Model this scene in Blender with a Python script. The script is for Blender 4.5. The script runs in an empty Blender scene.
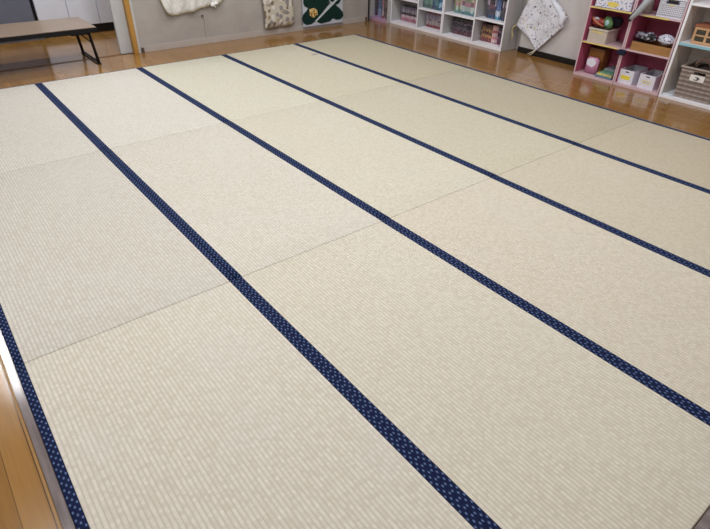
import bpy, bmesh, math, random
from mathutils import Vector, Matrix
random.seed(7)
C = bpy.context.scene.collection
FLOOR = -0.012

# ------------------------------------------------------------------ materials
def srgb(c):
    f = lambda v: v/12.92 if v <= .04045 else ((v+.055)/1.055)**2.4
    return tuple(f(x/255) for x in c) + (1,)
class NT:
    """small node-tree writer"""
    def __init__(s, name, rough=.6, spec=.4, **kw):
        s.m = bpy.data.materials.new(name); s.m.use_nodes = True
        s.t = s.m.node_tree; s.b = s.t.nodes['Principled BSDF']
        s.b.inputs['Roughness'].default_value = rough
        s.b.inputs['Specular IOR Level'].default_value = spec
        for k, v in kw.items(): s.b.inputs[k.replace('_', ' ')].default_value = v
        s.tc = s.t.nodes.new('ShaderNodeTexCoord'); s.co = s.tc.outputs['Object']
    def link(s, a, b): s.t.links.new(a, b)
    def put(s, sock, v):
        if hasattr(v, 'links') or hasattr(v, 'is_linked'): s.link(v, sock)
        else: sock.default_value = v
    def math(s, op, a, b=0., c=0.):
        n = s.t.nodes.new('ShaderNodeMath'); n.operation = op
        s.put(n.inputs[0], a); s.put(n.inputs[1], b); s.put(n.inputs[2], c)
        return n.outputs[0]
    def mix(s, fac, a, b, mode='MIX'):
        n = s.t.nodes.new('ShaderNodeMix'); n.data_type = 'RGBA'; n.blend_type = mode
        s.put(n.inputs[0], fac); s.put(n.inputs[6], a); s.put(n.inputs[7], b)
        return n.outputs[2]
    def mapping(s, sc=(1,1,1), loc=(0,0,0), rot=(0,0,0)):
        n = s.t.nodes.new('ShaderNodeMapping'); s.link(s.co, n.inputs[0])
        n.inputs['Scale'].default_value = sc; n.inputs['Location'].default_value = loc; n.inputs['Rotation'].default_value = rot
        return n.outputs[0]
    def noise(s, sc=5., det=3., vec=None, rough=.5):
        n = s.t.nodes.new('ShaderNodeTexNoise'); s.link(vec or s.co, n.inputs['Vector'])
        n.inputs['Scale'].default_value = sc; n.inputs['Detail'].default_value = det; n.inputs['Roughness'].default_value = rough
        return n.outputs['Fac']
    def voronoi(s, sc=5., vec=None, feature='F1', rnd=1.):
        n = s.t.nodes.new('ShaderNodeTexVoronoi'); s.link(vec or s.co, n.inputs['Vector']); n.feature = feature
        n.inputs['Scale'].default_value = sc; n.inputs['Randomness'].default_value = rnd
        return n
    def ramp(s, fac, stops, const=False):
        n = s.t.nodes.new('ShaderNodeValToRGB'); s.link(fac, n.inputs[0])
        if const: n.color_ramp.interpolation = 'CONSTANT'
        e = n.color_ramp.elements
        while len(e) < len(stops): e.new(.5)
        for k, (p, c) in enumerate(stops): e[k].position = p; e[k].color = c
        return n.outputs[0]
    def xyz(s):
        n = s.t.nodes.new('ShaderNodeSeparateXYZ'); s.link(s.co, n.inputs[0]); return n.outputs
    def col(s, c): s.put(s.b.inputs['Base Color'], c)
    def bump(s, h, strength=.3, dist=.001):
        n = s.t.nodes.new('ShaderNodeBump'); s.link(h, n.inputs['Height'])
        n.inputs['Strength'].default_value = strength; n.inputs['Distance'].default_value = dist
        s.link(n.outputs[0], s.b.inputs['Normal'])

def plain(name, c, rough=.6, var=.08, sc=12., spec=.4, **kw):
    s = NT(name, rough, spec, **kw)
    n = s.noise(sc, 4)
    a = srgb(c); lo = tuple(x*(1-var) for x in a[:3])+(1,); hi = tuple(min(1, x*(1+var)) for x in a[:3])+(1,)
    s.col(s.ramp(n, [(.3, lo), (.7, hi)]))
    return s.m

def mat_rush(name, c, dark=0.82):
    s = NT(name, .62, .32)
    x, y, z = s.xyz()
    a = srgb(c)
    rib = s.math('FRACT', s.math('DIVIDE', x, .015))
    d = s.math('ABSOLUTE', s.math('SUBTRACT', rib, .5))            # .5 at the warp line
    warp = s.ramp(d, [(.22, (0,0,0,1)), (.44, (1,1,1,1))])
    # rush stems run across the ribs, every rib slightly different: stretched noise, cell noise per rib
    st = s.noise(1., 2, s.mapping((28, 330, 1)))
    cell = s.t.nodes.new('ShaderNodeTexWhiteNoise'); cell.noise_dimensions = '2D'
    cv = s.t.nodes.new('ShaderNodeCombineXYZ')
    s.link(s.math('FLOOR', s.math('DIVIDE', x, .015)), cv.inputs[0]); s.link(s.math('FLOOR', s.math('DIVIDE', y, .014)), cv.inputs[1])
    s.link(cv.outputs[0], cell.inputs['Vector'])
    big = s.noise(2.2, 4)
    c1 = s.ramp(st, [(.25, tuple(v*.86 for v in a[:3])+(1,)), (.75, tuple(min(1, v*1.08) for v in a[:3])+(1,))])
    warm = tuple(v*k for v, k in zip(a[:3], (.80, .77, .72)))+(1,)
    c2 = s.mix(s.math('MULTIPLY', s.ramp(cell.outputs['Value'], [(.35, (0,0,0,1)), (1, (1,1,1,1))]), .7), c1, warm)
    c3 = s.mix(s.math('MULTIPLY', warp, .75), c2, tuple(v*k for v, k in zip(a[:3], (.70, .67, .62)))+(1,))
    cool = tuple(v*k for v, k in zip(a[:3], (.88, .91, .97)))+(1,)
    c4 = s.mix(s.math('MULTIPLY', s.ramp(big, [(.5, (0,0,0,1)), (.72, (1,1,1,1))]), .35), c3, cool)
    bl = s.noise(1., 2, s.mapping((75, 48, 1)))
    c5 = s.mix(s.math('MULTIPLY', s.ramp(bl, [(.4, (0,0,0,1)), (.66, (1,1,1,1))]), .45), c4, tuple(v*k for v, k in zip(a[:3], (.76, .745, .72)))+(1,))
    s.col(c5)
    s.bump(s.math('ADD', st, s.math('MULTIPLY', cell.outputs['Value'], .8)), .35, .0012)
    s.b.inputs['Sheen Weight'].default_value = .1
    return s.m

def mat_edging():
    s = NT('navy_dotted_cloth', .8, .12)
    x, y, z = s.xyz()
    u = s.math('ADD', s.math('DIVIDE', x, .0096), 100.5)
    row = s.math('FLOOR', u)
    v = s.math('ADD', s.math('DIVIDE', y, .029), s.math('MULTIPLY', s.math('MODULO', row, 2.), .5))
    fu = s.math('MULTIPLY', s.math('SUBTRACT', s.math('FRACT', u), .5), .0096)
    fv = s.math('MULTIPLY', s.math('SUBTRACT', s.math('FRACT', s.math('ADD', v, 50.)), .5), .029*.62)
    r = s.math('SQRT', s.math('ADD', s.math('MULTIPLY', fu, fu), s.math('MULTIPLY', fv, fv)))
    dot = s.ramp(r, [(0, (1,1,1,1)), (.0019, (.9,.9,.9,1)), (.0034, (0,0,0,1))])
    # ramp positions are in metres here: dots 6-7 mm long
    n = s.noise(900, 1)
    base = s.ramp(n, [(.3, srgb((13, 22, 52))), (.7, srgb((23, 34, 70)))])
    s.col(s.mix(s.math('MULTIPLY', dot, .85), base, srgb((116, 142, 190))))
    s.bump(n, .3, .0005)
    return s.m

def mat_floor():
    s = NT('glossy_floor_boards', .2, .5)
    x, y, z = s.xyz()
    pw = .0755
    u = s.math('ADD', s.math('DIVIDE', s.math('SUBTRACT', x, -.1155), pw), 200.)
    plank = s.math('FLOOR', u); fu = s.math('FRACT', u)
    wn = s.t.nodes.new('ShaderNodeTexWhiteNoise'); wn.noise_dimensions = '1D'; s.link(plank, wn.inputs['W'])
    v = s.math('ADD', s.math('DIVIDE', y, 1.82), s.math('MULTIPLY', wn.outputs['Value'], 7.3)); v = s.math('ADD', v, 50.)
    wn2 = s.t.nodes.new('ShaderNodeTexWhiteNoise'); wn2.noise_dimensions = '2D'
    cv = s.t.nodes.new('ShaderNodeCombineXYZ'); s.link(plank, cv.inputs[0]); s.link(s.math('FLOOR', v), cv.inputs[1]); s.link(cv.outputs[0], wn2.inputs['Vector'])
    g = s.noise(1., 5, s.mapping((60, 3.5, 1)), .6)
    base = s.ramp(wn2.outputs['Value'], [(0, srgb((140, 101, 50))), (.5, srgb((147, 108, 55))), (1, srgb((154, 114, 61)))])
    gr = s.mix(s.math('MULTIPLY', s.ramp(g, [(.35, (1,1,1,1)), (.65, (0,0,0,1))]), .35), base, srgb((122, 84, 40)))
    e = s.math('MINIMUM', fu, s.math('SUBTRACT', 1., fu))
    gap = s.math('LESS_THAN', e, .016)
    fv = s.math('FRACT', v); e2 = s.math('LESS_THAN', s.math('MINIMUM', fv, s.math('SUBTRACT', 1., fv)), .0006)
    gp = s.math('MAXIMUM', gap, e2)
    s.col(s.mix(s.math('MULTIPLY', gp, .75), gr, srgb((74, 46, 24))))
    s.put(s.b.inputs['Roughness'], s.ramp(s.noise(6, 4), [(.3, (.15,.15,.15,1)), (.75, (.25,.25,.25,1))]))
    s.b.inputs['Coat Weight'].default_value = .38; s.b.inputs['Coat Roughness'].default_value = .1
    s.bump(s.math('SUBTRACT', s.math('MULTIPLY', s.noise(3, 2), .4), gp), .25, .0006)
    return s.m

def mat_wood(name, c1, c2, sc=(2, 30, 30), rough=.45):
    s = NT(name, rough, .4)
    g = s.noise(1., 5, s.mapping(sc), .6)
    s.col(s.ramp(g, [(.3, srgb(c1)), (.7, srgb(c2))]))
    return s.m

def mat_wall(name, c, c2):
    s = NT(name, .75, .25)
    a = s.noise(3.5, 6, None, .65); b = s.noise(40, 3)
    m = s.ramp(a, [(.35, srgb(c)), (.7, srgb(c2))])
    s.col(s.mix(s.math('MULTIPLY', b, .18), m, srgb(tuple(v*.86 for v in c))))
    s.bump(b, .12, .002)
    return s.m

def mat_print(name, base, cols, scale=40., rad=.3, rough=.8, thresh=.35, weave=True):
    """cloth printed with scattered spots of several colours"""
    s = NT(name, rough, .2)
    v = s.voronoi(scale)
    n = s.noise(scale*2.2, 2)
    dist = s.math('ADD', v.outputs['Distance'], s.math('MULTIPLY', s.math('SUBTRACT', n, .5), .35))
    sep = s.t.nodes.new('ShaderNodeSeparateColor'); s.link(v.outputs['Color'], sep.inputs[0])
    on = s.math('MULTIPLY', s.math('LESS_THAN', dist, rad), s.math('GREATER_THAN', sep.outputs[0], thresh))
    k = len(cols)
    pc = s.ramp(sep.outputs[1], [(i/k, srgb(c)) for i, c in enumerate(cols)], True)
    s.col(s.mix(on, srgb(base), pc))
    if weave: s.bump(s.noise(220, 2), .2, .001)
    return s.m

def mat_bands(name, bands, noise_sc=90., var=.4, rough=.5, shift=0.):
    """book spines: colour by height above the shelf (z in the part's own frame), with small blocks of title type"""
    s = NT(name, rough, .35)
    x, y, z = s.xyz()
    o0 = s.t.nodes.new('ShaderNodeObjectInfo')
    zz = s.math('ADD', s.math('DIVIDE', z, .19), s.math('MULTIPLY', o0.outputs['Random'], shift))
    c = s.ramp(zz, [(p, srgb(cc)) for p, cc in bands], True)
    oi = s.t.nodes.new('ShaderNodeObjectInfo'); rv = oi.outputs['Random']
    cx = s.t.nodes.new('ShaderNodeCombineXYZ'); s.link(s.math('MULTIPLY', rv, 37.), cx.inputs[0]); s.link(s.math('MULTIPLY', y, 260.), cx.inputs[1]); s.link(s.math('MULTIPLY', z, noise_sc), cx.inputs[2])
    n = s.noise(1., 2, cx.outputs[0])
    c = s.mix(.75, c, s.mix(1., c, s.ramp(rv, [(0, (.35,.35,.4,1)), (.3, (1.1,.95,.95,1)), (.6, (.55,.6,.7,1)), (1, (1.4,1.4,1.4,1))]), 'MULTIPLY'))
    s.col(s.mix(s.math('MULTIPLY', s.ramp(n, [(.5, (0,0,0,1)), (.6, (1,1,1,1))]), var), c, srgb((200, 196, 202))))
    return s.m

def mat_grain_streak(name, c1, c2, sc, rough=.35, metal=0.):
    s = NT(name, rough, .5); s.b.inputs['Metallic'].default_value = metal
    g = s.noise(1., 4, s.mapping(sc), .6)
    s.col(s.ramp(g, [(.35, srgb(c1)), (.7, srgb(c2))]))
    return s.m

# ------------------------------------------------------------------ mesh helpers
class B:
    def __init__(s): s.bm = bmesh.new()
    def box(s, x0, x1, y0, y1, z0, z1, bev=0., M=None):
        t = bmesh.new()
        bmesh.ops.create_cube(t, size=1)
        for v in t.verts: v.co = Vector(((x0+x1)/2+v.co.x*(x1-x0), (y0+y1)/2+v.co.y*(y1-y0), (z0+z1)/2+v.co.z*(z1-z0)))
        if bev: bmesh.ops.bevel(t, geom=t.edges[:], offset=bev, segments=2, affect='EDGES', clamp_overlap=True)
        if M: bmesh.ops.transform(t, matrix=M, verts=t.verts)
        s._join(t); return s
    def _join(s, t):
        me = bpy.data.meshes.new('tmp'); t.to_mesh(me); t.free(); s.bm.from_mesh(me); bpy.data.meshes.remove(me)
    def tube(s, pts, r=.008, seg=8, close=False):
        pts = [Vector(p) for p in pts]; n = len(pts); rings = []
        for i, p in enumerate(pts):
            if close: d = (pts[(i+1) % n]-pts[i-1])
            else: d = (pts[min(i+1, n-1)]-pts[max(i-1, 0)])
            d.normalize()
            up = Vector((0, 0, 1)) if abs(d.z) < .9 else Vector((1, 0, 0))
            a = d.cross(up).normalized(); b = d.cross(a)
            rr = r[i] if isinstance(r, (list, tuple)) else r
            rings.append([s.bm.verts.new(p+a*rr*math.cos(2*math.pi*k/seg)+b*rr*math.sin(2*math.pi*k/seg)) for k in range(seg)])
        for i in range(n if close else n-1):
            A, Bq = rings[i], rings[(i+1) % n]
            for k in range(seg): s.bm.faces.new((A[k], A[(k+1) % seg], Bq[(k+1) % seg], Bq[k]))
        if not close: s.bm.faces.new(rings[0][::-1]); s.bm.faces.new(rings[-1])
        return s
    def lathe(s, prof, seg=20, loc=(0,0,0)):
        L = Vector(loc); rings = []
        for r, z in prof: rings.append([s.bm.verts.new(L+Vector((r*math.cos(2*math.pi*k/seg), r*math.sin(2*math.pi*k/seg), z))) for k in range(seg)])
        for i in range(len(rings)-1):
            for k in range(seg): s.bm.faces.new((rings[i][k], rings[i][(k+1) % seg], rings[i+1][(k+1) % seg], rings[i+1][k]))
        s.bm.faces.new(rings[0][::-1]); s.bm.faces.new(rings[-1]); return s
    def prism(s, poly, fn, t0, t1):
        """poly of (a,b) extruded along the third axis: fn(a,b,t) -> point"""
        A = [s.bm.verts.new(fn(a, b, t0)) for a, b in poly]; Bq = [s.bm.verts.new(fn(a, b, t1)) for a, b in poly]
        n = len(poly)
        for i in range(n): s.bm.faces.new((A[i], A[(i+1) % n], Bq[(i+1) % n], Bq[i]))
        s.bm.faces.new(A[::-1]); s.bm.faces.new(Bq); return s
    def sheet(s, fn, nu, nv, th):
        """closed thick cloth; fn(u,v) -> (point, normal)"""
        F = []; K = []
        for j in range(nv+1):
            F.append([]); K.append([])
            for i in range(nu+1):
                u, v = i/nu, j/nv
                p, n = fn(u, v); p = Vector(p); n = Vector(n)
                e = 1-max(abs(2*u-1), abs(2*v-1))**8
                F[-1].append(s.bm.verts.new(p+n*th*.5*max(.12, e))); K[-1].append(s.bm.verts.new(p-n*th*.5*max(.12, e)))
        for j in range(nv):
            for i in range(nu):
                s.bm.faces.new((F[j][i], F[j][i+1], F[j+1][i+1], F[j+1][i])); s.bm.faces.new((K[j][i], K[j+1][i], K[j+1][i+1], K[j][i+1]))
        for j in range(nv):
            for i in (0, nu): s.bm.faces.new((F[j][i], F[j+1][i], K[j+1][i], K[j][i]))
        for i in range(nu):
            for j in (0, nv): s.bm.faces.new((F[j][i], K[j][i], K[j][i+1], F[j][i+1]))
        return s
    def blob(s, c, r, seed=0, amp=.15, sub=3, M=None):
        t = bmesh.new(); bmesh.ops.create_icosphere(t, subdivisions=sub, radius=1)
        rnd = random.Random(seed); ph = [(rnd.uniform(2, 6), rnd.uniform(0, 6)) for _ in range(3)]
        for v in t.verts:
            k = 1+amp*(math.sin(ph[0][0]*v.co.x+ph[0][1])*math.sin(ph[1][0]*v.co.y+ph[1][1])+.5*math.sin(ph[2][0]*2*v.co.z+ph[2][1]))
            v.co = Vector((v.co.x*r[0]*k, v.co.y*r[1]*k, v.co.z*r[2]*k))
        if M: bmesh.ops.transform(t, matrix=M, verts=t.verts)
        for v in t.verts: v.co += Vector(c)
        s._join(t); return s

def put(name, b, mat, parent=None, smooth=False, world=True, origin=None):
    """link the builder's content as ONE mesh object; coordinates are world, moved into the parent's frame"""
    bmesh.ops.recalc_face_normals(b.bm, faces=b.bm.faces)
    me = bpy.data.meshes.new(name); b.bm.to_mesh(me); b.bm.free()
    off = Vector((0, 0, 0))
    if parent is not None and world:
        q = parent
        while q is not None: off += q.location; q = q.parent
    if origin is not None:
        me.transform(Matrix.Translation(-Vector(origin)))
    elif off.length: me.transform(Matrix.Translation(-off))
    if smooth: me.polygons.foreach_set('use_smooth', [True]*len(me.polygons))
    me.materials.append(mat)
    o = bpy.data.objects.new(name, me); C.objects.link(o)
    if parent is not None: o.parent = parent
    if origin is not None: o.location = Vector(origin)-off
    return o
def tag(o, label, cat, group=None):
    o['label'] = label; o['category'] = cat
    if group: o['group'] = group
    return o
def thing(name, label, cat, loc, group=None):
    o = bpy.data.objects.new(name, None); C.objects.link(o); o.location = loc; o.empty_display_size = .05
    return tag(o, label, cat, group)
def struct(name, b, mat, parent=None):
    o = put(name, b, mat, parent)
    if parent is None: o['kind'] = 'structure'
    return o
def dup(root, loc, label=None, group=None):
    r = root.copy(); C.objects.link(r); r.location = loc
    if label: r['label'] = label
    if group: r['group'] = group
    for ch in list(root.children):
        c = ch.copy(); C.objects.link(c); c.parent = r
        for g in list(ch.children):
            d = g.copy(); C.objects.link(d); d.parent = c
    return r

# ------------------------------------------------------------------ palette
M = dict(
    floor=mat_floor(),
    wall=mat_wall('grey_wall_plaster', (163, 157, 153), (175, 170, 166)),
    wall_light=mat_wall('pale_wall_panel', (196, 192, 192), (212, 209, 210)),
    ceil=plain('ceiling_white', (232, 232, 228), .9, .03),
    base_grey=plain('grey_skirting', (176, 168, 162), .6, .05),
    black=plain('black_rubber', (22, 19, 19), .45, .2),
    trim_metal=mat_grain_streak('grey_edge_strip', (104, 95, 96), (132, 123, 124), (40, 4, 4), .13),
    trim_wood=mat_wood('edge_lip_wood', (138, 100, 50), (158, 118, 64), (40, 2, 2), .3),
    post=mat_wood('varnished_post_wood', (158, 116, 52), (182, 138, 70), (30, 30, 2), .4),
    sill=plain('dark_sill', (92, 66, 48), .4),
    edging=mat_edging(),
    core=plain('mat_core_beige', (150, 138, 112), .8),
    lam=mat_wood('table_laminate', (126, 108, 92), (148, 130, 112), (3, 40, 10), .32),
    steel_black=plain('black_painted_steel', (10, 10, 14), .4, .2, spec=.25),
    steel=plain('dull_steel', (96, 98, 106), .4, .1, Metallic=.6),
    locker=plain('white_locker_paint', (226, 232, 246), .5, .02),
    locker_dark=plain('dark_grey_panel', (104, 109, 126), .5, .05),
    panel=plain('pale_door_laminate', (186, 188, 190), .45, .04),
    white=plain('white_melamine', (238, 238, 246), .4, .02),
    white_shaded=plain('white_melamine_shaded', (186, 186, 188), .5, .03),  # white board greyed, the interior shade is put into its colour
    pinkboard=plain('pale_pink_board', (206, 180, 188), .45, .04),
    magenta=plain('magenta_board', (184, 92, 122), .5, .06),
    yellow=plain('yellow_tape', (220, 200, 124), .5, .08),
    lightblue=plain('light_blue_tape', (140, 190, 206), .5, .06),
    cream=plain('cream_board', (214, 206, 200), .45, .03),
)

# ------------------------------------------------------------------ the room
struct('floor', B().box(-2.2, 6.2, -2.3, 7.9, FLOOR-.1, FLOOR), M['floor'])
struct('ceiling', B().box(-2.2, 6.2, -2.3, 7.9, 2.6, 2.7), M['ceil'])
struct('wall_back', B().box(2.016, 5.172, 6.06, 6.16, FLOOR, 2.6).box(5.172, 5.62, 6.165, 6.2, FLOOR, 2.6).box(-2.2, 2.016, 6.06, 6.16, 2.05, 2.6).box(-2.2, -.9, 6.06, 6.16, FLOOR, 2.05), M['wall'])
struct('wall_right', B().box(5.62, 5.74, -2.3, 7.9, FLOOR, 2.6).box(5.525, 5.6205, 2.93, 3.80, FLOOR, 2.6), M['wall_light'])
struct('wall_left', B().box(-1.75, -1.65, -2.3, 7.9, FLOOR, 2.6), M['wall_light'])
struct('wall_near', B().box(-1.65, 5.62, -2.1, -2.0, FLOOR, 2.6), M['wall_light'])
struct('wall_far', B().box(-1.65, 5.62, 7.72, 7.82, FLOOR, 2.6), M['wall'])
struct('baseboard_back', B().box(2.045, 5.165, 6.048, 6.06, FLOOR, .052, .002), M['base_grey'])
struct('baseboard_right', B().box(5.505, 5.525, 2.93, 3.80, FLOOR, .046, .002), M['black'])
struct('gap_shade_strip', B().box(5.1725, 5.20, 6.065, 6.16, FLOOR, 2.5, .002), M['black'])  # black strip stands in for the shade of the gap at the wall end
# timber post and pale jamb at the end of the grey wall, sliding door leaf beside it
struct('trim_1', B().box(1.967, 2.016, 6.035, 6.165, FLOOR, 2.05, .002), M['post'])
struct('trim_2', B().box(2.016, 2.042, 6.047, 6.0605, FLOOR, 2.05, .001), M['panel'])
d = struct('door_1', B().box(1.845, 1.968, 6.095, 6.13, FLOOR+.004, 2.05, .003), M['panel'])
struct('trim_3', B().box(-.9, 1.967, 6.07, 6.076, FLOOR, FLOOR+.0025).box(-.9, 1.845, 6.105, 6.111, FLOOR, FLOOR+.0025), M['sill'])
# edge strips framing the tatami
L = 1.8193; W = .9; YE = 3*L
fr = B()
fr.box(-.027, -.001, -.03, YE+.02, FLOOR, -.0008, .0015)
fr.box(4.501, 4.518, -.03, YE+.02, FLOOR, -.0014, .0015)
fr.box(-.001, 4.501, -.03, -.002, FLOOR, -.0008, .0015)
fr.box(-.001, 4.501, YE+.001, YE+.02, FLOOR, -.0012, .0015)
struct('trim_4', fr, M['trim_metal'])
struct('trim_5', B().box(-.0375, -.0295, -.045, YE+.02, FLOOR, -.003, .002).box(-.0385, 4.53, -.045, -.0315, FLOOR, -.003, .002), M['trim_wood'])

# ------------------------------------------------------------------ tatami
TH = .0115
def rush_mesh(b, w0, w1, y0, y1):
    """real ribs: 15 mm pitch, 1 mm deep, running along the mat"""
    prof = [(0, -.0011), (.12, -.0004), (.3, 0), (.7, 0), (.88, -.0004)]
    xs = []
    n0 = math.floor(w0/.015); k = n0
    while k*.015 < w1:
        for f, z in prof:
            x = (k+f)*.015
            if w0 < x < w1: xs.append((x, z))
        k += 1
    xs = [(w0, -.0006)]+xs+[(w1, -.0006)]
    ys = [y0, y0+.004]+[y0+.004+(y1-y0-.008)*i/6 for i in range(1, 6)]+[y1-.004, y1]
    rows = []
    for y in ys:
        drop = -.0016 if y in (y0, y1) else 0
        rows.append([b.bm.verts.new((x, y, z+drop)) for x, z in xs])
    for j in range(len(ys)-1):
        for i in range(len(xs)-1): b.bm.faces.new((rows[j][i], rows[j][i+1], rows[j+1][i+1], rows[j+1][i]))
    # sides down to the core
    lo0 = [b.bm.verts.new((x, y0, -.008)) for x, z in xs]; lo1 = [b.bm.verts.new((x, y1, -.008)) for x, z in xs]
    for i in range(len(xs)-1):
        b.bm.faces.new((rows[0][i+1], rows[0][i], lo0[i], lo0[i+1])); b.bm.faces.new((rows[-1][i], rows[-1][i+1], lo1[i+1], lo1[i]))
tones = [  # [row][column]; row 0 is the far one
    [(206, 203, 195), (210, 207, 199), (208, 206, 190), (202, 197, 177), (189, 182, 159)],
    [(206, 202, 194), (211, 207, 197), (210, 206, 190), (202, 197, 178), (188, 181, 160)],
    [(212, 207, 196), (211, 206, 192), (210, 203, 188), (202, 195, 177), (193, 184, 164)]]
rowname = ['far row by the grey wall', 'middle row', 'nearest row']
colname = ['along the left edge strip', 'second from the left edge strip', 'in the centre column', 'second from the shelves', 'beside the shelves']
for j in range(3):
    for i in range(5):
        x0 = i*W+[0, .0015, -.0015][j]*(0 if i == 0 else 1); y0 = (2-j)*L+.0012
        t = thing('tatami_mat', 'cream woven tatami mat %s, %s' % (colname[i], rowname[j]), 'tatami mat', (x0, y0, 0), 'tatami mats laid edge to edge')
        mr = mat_rush('rush_%d%d' % (j, i), tones[j][i])
        b = B(); rush_mesh(b, .0312, W-.0312, 0, L-.0024); put('rush_surface', b, mr, t, True, world=False)
        put('core', B().box(.002, W-.002, .001, L-.0034, -TH, -.0081), M['core'], t, world=False)
        for a0, a1 in ((.0004, .0315), (W-.0315, W-.0004)):
            e = B(); n = 14
            prof = [(a0, -.009), (a0, -.0012), (a0+.0015, .0002), ((a0+a1)/2, .0007), (a1-.0015, .0002), (a1, -.0011)]
            rr = []
            for q in range(n+1):
                y = .0006+(L-.0036)*q/n
                rr.append([e.bm.verts.new((px+.0004*math.sin(q*1.7+i*2+j), y, pz)) for px, pz in prof])
            for q in range(n):
                for k in range(len(prof)-1): e.bm.faces.new((rr[q][k], rr[q][k+1], rr[q+1][k+1], rr[q+1][k]))
            for q in (0, n): e.bm.faces.new(rr[q])
            # texture origin sits on the strip's own centre line
            o = put('edging', e, M['edging'], t, True, world=False)
            o.data.transform(Matrix.Translation((-(a0+a1)/2, 0, 0))); o.location = ((a0+a1)/2, 0, 0)
            o['label'] = 'navy cloth edging with pale blue dots'
# pale tape mark left on the mat beside the fourth edging
s = NT('faded_violet_tape', .5, .3); s.col(s.ramp(s.noise(25, 3), [(.35, srgb((158, 162, 196))), (.7, srgb((196, 200, 216)))]))
b = B().prism([(3.500, 4.86), (3.522, 4.86), (3.536, 4.60), (3.546, 4.42), (3.538, 4.42), (3.515, 4.60)], lambda a, c, t: (a, c, t), .0001, .0008)
tag(put('tape_strip', b, s.m), 'faded violet tape strip on the mat beside a navy edging', 'tape')
s2 = plain('violet_tape', (112, 108, 142), .5)
tag(put('tape_scrap', B().box(3.475, 3.545, 4.925, 4.945, .0001, .0009), s2), 'small dark violet tape scrap at the head of the pale tape strip', 'tape')

# ------------------------------------------------------------------ folding table
t = thing('folding_table', 'low wood-top folding table with black steel legs left of the grey wall', 'table', (.7, 6.13, FLOOR))
X0, X1, Y0, Y1 = -.21, 1.595, 5.83, 6.43
put('tabletop', B().box(X0, X1, Y0, Y1, .317, .33, .004), M['lam'], t)
put('edge_band', B().box(X0-.001, X1+.001, Y0-.002, Y0+.012, .288, .3255, .002).box(X0-.001, X1+.001, Y1-.012, Y1+.002, .288, .3255, .002)
    .box(X0-.002, X0+.012, Y0+.012, Y1-.012, .288, .3255, .002).box(X1-.012, X1+.002, Y0+.012, Y1-.012, .288, .3255, .002), M['steel_black'], t)
put('side_rail', B().box(X0+.12, 1.13, Y0+.02, Y0+.035, .27, .29, .002).box(X0+.12, 1.13, Y1-.035, Y1-.02, .27, .29, .002), M['steel'], t)
for sx, xb in ((1, 1.545), (-1, -.16)):
    lf = B(); xt = xb-.03*sx
    lf.box(-.011, .011, -.014, .014, 0, 1, 0)  # replaced below by slanted square tubes
    lf.bm.clear()
    for y in (Y0+.02, Y1-.05):
        lf.tube([(xt, y, .31), (xb, y, FLOOR+.014)], .014, 4)
    lf.tube([(xb, Y0+.008, FLOOR+.016), (xb, Y1-.04, FLOOR+.016)], .0135, 4)
    lf.tube([(xt+.002*sx, Y0+.02, .262), (xt+.002*sx, Y1-.05, .262)], .008, 6)
    put('leg', lf, M['steel_black'], t)
    for y in (Y0+.045, Y1-.075):
        br = B()
        br.tube([(xb-.17*sx, y, .292), (xb-.1*sx, y, .275), (xb-.02*sx, y, .19)], .007, 6)
        br.box(min(xb-.19*sx, xb-.03*sx), max(xb-.19*sx, xb-.03*sx), y-.012, y+.012, .265, .296, .003)
        put('folding_brace', br, M['steel_black'], t)
    for y in (Y0+.012, Y1-.045): put('rubber_foot', B().box(xb-.017, xb+.017, y-.017, y+.017, FLOOR, FLOOR+.012, .003), M['black'], t)

# ------------------------------------------------------------------ lockers beyond the opening
YL = 7.3
t = thing('locker_cabinet', 'white steel locker row with black plinth seen through the opening', 'locker', (1.85, YL+.2, FLOOR))
put('body', B().box(1.372, 2.69, YL+.012, YL+.41, .082, 1.8, .003), M['locker'], t)
put('plinth', B().box(1.372, 2.69, YL+.0, YL+.40, FLOOR, .081), M['black'], t)
for k in range(4):
    a = 1.375+.329*k
    o = put('door', B().box(a, a+.324, YL-.012, YL+.012, .084, 1.796, .004), M['locker'], t)
    put('handle', B().box(a+.28, a+.3, YL-.022, YL-.012, .9, 1.02, .003), M['steel'], o)
t = thing('grey_cabinet', 'dark blue-grey cabinet with black edge left of the white lockers', 'cabinet', (.85, YL+.2, FLOOR))
put('body', B().box(.35, 1.342, YL+.0, YL+.40, FLOOR+.06, 1.8, .003), M['locker_dark'], t)
put('plinth', B().box(.36, 1.33, YL+.02, YL+.38, FLOOR, FLOOR+.059), M['black'], t)
put('edge_strip', B().box(1.343, 1.368, YL-.012, YL+.05, FLOOR, 1.8, .002), M['steel_black'], t)
for k in range(2): put('door', B().box(.353+.495*k, .353+.49*(k+1), YL-.014, YL-.0005, .06, 1.79, .003), M['locker_dark'], t)

# ------------------------------------------------------------------ grey wall: hanging cloths, switch box, pipes
YW = 6.06
def hook(x, z, y=YW):
    b = B().tube([(x, y, z+.02), (x, y-.035, z+.015), (x, y-.04, z-.005), (x, y-.032, z-.012)], .004, 6).box(x-.012, x+.012, y-.004, y, z, z+.04, .001)
    return b
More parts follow.
